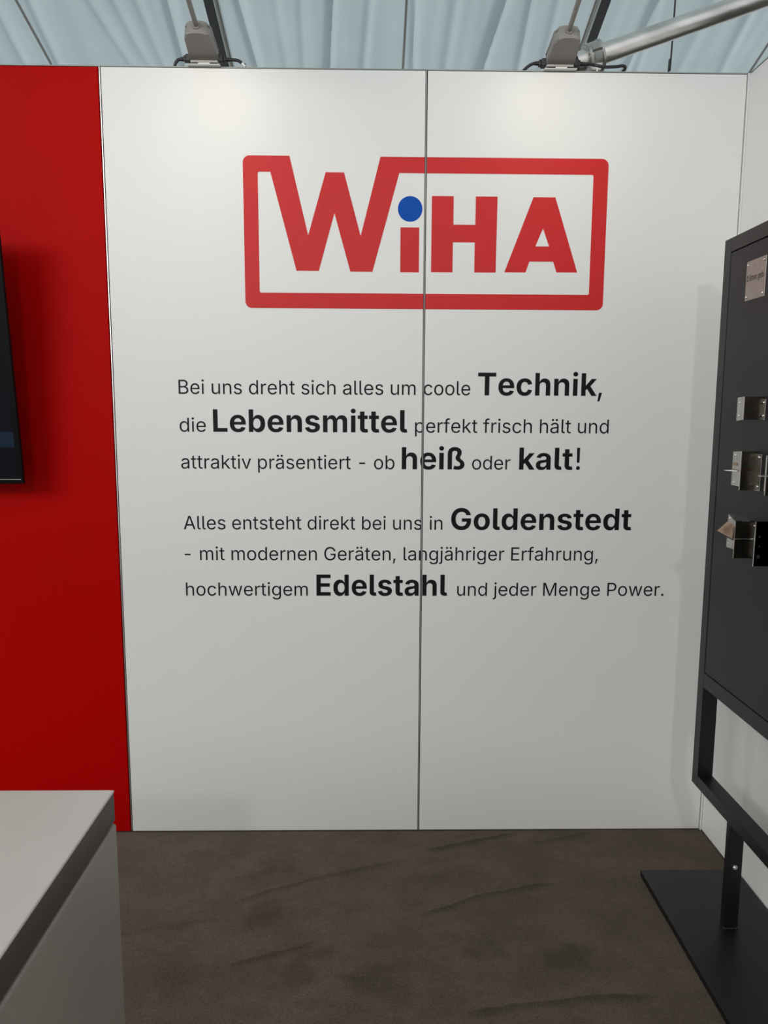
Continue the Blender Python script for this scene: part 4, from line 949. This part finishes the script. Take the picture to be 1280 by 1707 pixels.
def z_sample(y, z0, z1, out, fl_len, base_len, label, twist=0.0, parent_name='sheet_metal_sample', step=0.0):
    """Z-shaped sample: flange on the board, web standing out from it, outer flange turned away"""
    t = 0.0016
    s = empty(parent_name, (BX, y, z0))
    tag(s, label, 'sample', 'bent steel samples on the rack board')
    h = z1 - z0
    bm = bmesh.new()
    add_box(bm, (-t, -base_len, 0.0), (0.0, 0.0, h - 0.006), 0.0005)
    from_bm('base_flange', bm, M['steel'], s)
    bm = bmesh.new()
    add_box(bm, (-out, -t, 0.0), (0.0, 0.0, h), 0.0006)
    from_bm('web', bm, M['steel_dark'], s)
    bm = bmesh.new()
    add_prism(bm, [(-out, 0.0, step), (-out, fl_len, step - twist), (-out, fl_len, h - 0.003 + twist * 0.4), (-out, 0.0, h)], (t, 0, 0))
    from_bm('outer_flange', bm, M['steel'], s)
    # polished cut edge of the web
    bm = bmesh.new()
    add_box(bm, (-out - 0.0006, -t - 0.0004, 0.0), (-out + 0.0012, 0.0, h), 0.0004)
    from_bm('cut_edge', bm, M['screw'], s)
    return s, h, t

s1, h, t = z_sample(-0.556, 1.4415, 1.4995, 0.0487, 0.034, 0.014, 'Z-bent steel sample nearest below the label plate, no tab', twist=0.003)
for z in (0.010, h - 0.015):
    screw(s1, 0.020, z, -0.0487, 0.0026)
    screw(s1, -0.0065, z, -t, 0.0034)
s2, h, t = z_sample(-0.542, 1.2605, 1.361, 0.0398, 0.043, 0.029, 'Z-bent steel sample with a thin horizontal tab sticking out', step=0.010)
for z in (0.014, h - 0.012):
    screw(s2, 0.030, z + (0.004 if z < .05 else 0), -0.0398, 0.0028)
    screw(s2, -0.0155, z - 0.003, -t, 0.0048)
bm = bmesh.new()
add_prism(bm, [(-0.0398, 0.008, 0.048), (-0.0645, 0.024, 0.0485), (-0.0665, 0.032, 0.0485), (-0.0398, 0.040, 0.048)], (0, 0, 0.0022))
tb = from_bm('tab', bm, M['steel'], s2)
bm = bmesh.new()
add_tube(bm, [(-0.0400, 0.006, 0.0500), (-0.0402, 0.041, 0.0500)], 0.0026, 8)
from_bm('weld_seam', bm, M['heat'], s2, smooth=True)
box('heat_mark', (-0.0402, 0.012, 0.062), (-0.0397, 0.040, 0.070), M['heat'], s2)
box('heat_mark', (-0.036, -0.0019, 0.050), (-0.004, -0.0015, 0.057), M['heat_dark'], s2)
# the same kind again, nearer, mostly outside the picture
s2b, h, t = z_sample(-0.668, 1.2605, 1.358, 0.0400, 0.004, 0.028, 'next tabbed steel sample at the picture edge, beside the first tabbed one', step=0.010)
bm = bmesh.new()
add_prism(bm, [(-0.030, -0.040, 0.048), (-0.0665, -0.034, 0.0485), (-0.0685, -0.020, 0.0485), (-0.0385, -0.0018, 0.048), (-0.030, -0.0018, 0.048)], (0, 0, 0.0022))
from_bm('tab', bm, M['steel'], s2b)

# lowest: two-part welded sample with a gusset, and the drilled channel beside it
s3 = empty('sheet_metal_sample', (BX, -0.552, 1.084))
tag(s3, 'welded steel sample with brown triangular gusset, lowest on the board', 'sample', 'bent steel samples on the rack board')
t = 0.0018
bm = bmesh.new()
add_box(bm, (-0.0482, -t, 0.0), (0.0, 0.0, 0.0500), 0.0005)
add_box(bm, (-0.0482, -t, 0.0515), (0.0, 0.0, 0.0985), 0.0005)
from_bm('web', bm, M['steel_dark'], s3)
bm = bmesh.new()
add_tube(bm, [(-0.047, -t, 0.0508), (-0.001, -t, 0.0508)], 0.0017, 8)
from_bm('weld_seam', bm, M['steel'], s3, smooth=True)
bm = bmesh.new()
add_prism(bm, [(-0.0482, 0.0, 0.0985), (-0.0482, 0.0, 0.078), (-0.0482, 0.041, 0.088), (-0.0482, 0.0385, 0.1135)], (t, 0, 0))
add_prism(bm, [(-0.0482, 0.0385, 0.1135), (-0.0482, 0.0, 0.0985), (-0.012, -0.004, 0.0985), (-0.012, 0.020, 0.1075)], (0, 0, -t))
from_bm('outer_flange', bm, M['steel'], s3)
bm = bmesh.new()
add_prism(bm, [(-0.0482, 0.0, 0.024), (-0.0482, 0.040, 0.0225), (-0.0482, 0.040, 0.048), (-0.0482, 0.0, 0.046)], (t, 0, 0))
from_bm('lower_flange', bm, M['steel'], s3)
bm = bmesh.new()
add_prism(bm, [(-0.0490, 0.002, 0.084), (-0.0490, 0.040, 0.091), (-0.0750, 0.040, 0.066), (-0.0520, 0.004, 0.050)], (0.0016, 0.0, 0.0012))
add_prism(bm, [(-0.0490, 0.004, 0.050), (-0.0750, 0.040, 0.066), (-0.0490, 0.038, 0.052)], (0.0, 0.0, 0.0016))
from_bm('gusset', bm, M['heat'], s3)
bm = bmesh.new()
add_box(bm, (-0.0488, -t - 0.0003, 0.0), (-0.0472, 0.0, 0.0985), 0.0004)
from_bm('cut_edge', bm, M['screw'], s3)
screw(s3, 0.030, 0.101, -0.0482, 0.0028)
screw(s3, 0.030, 0.034, -0.0482, 0.0028)
box('base_flange', (-t, -0.012, 0.004), (0.0, -0.001, 0.094), M['steel'], s3)
screw(s3, -0.008, 0.086, -t, 0.0032)

ch = empty('drilled_channel', (BX, -0.6556, 1.084))
tag(ch, 'dark steel channel with drilled holes beside the gusset sample, at the picture edge', 'sample')
bm = bmesh.new()
# plate facing the room with three real holes
Wd, Hd = 0.0487, 0.1110
holes = [(-0.0370, 0.0735, 0.0032), (-0.0365, 0.0496, 0.0028), (-0.0375, 0.0240, 0.0048)]
outl = [[(-Wd, 0), (0, 0), (0, Hd), (-Wd, Hd)]] + [arc(hx, hz, r_, 0, 345, 23) for hx, hz, r_ in holes]
fill_outline(bm, outl, True)
bmesh.ops.solidify(bm, geom=bm.faces[:], thickness=0.0018)
for v in bm.verts:
    v.co = Vector((v.co.x, v.co.z, v.co.y))
from_bm('drilled_plate', bm, M['steel_dark'], ch)
box('cut_edge', (-Wd - 0.0006, -0.0012, 0.0), (-Wd + 0.0010, 0.0012, Hd), M['screw'], ch)
box('base_flange', (-0.0018, -0.060, 0.0), (0.0, -0.0012, Hd), M['steel'], ch)
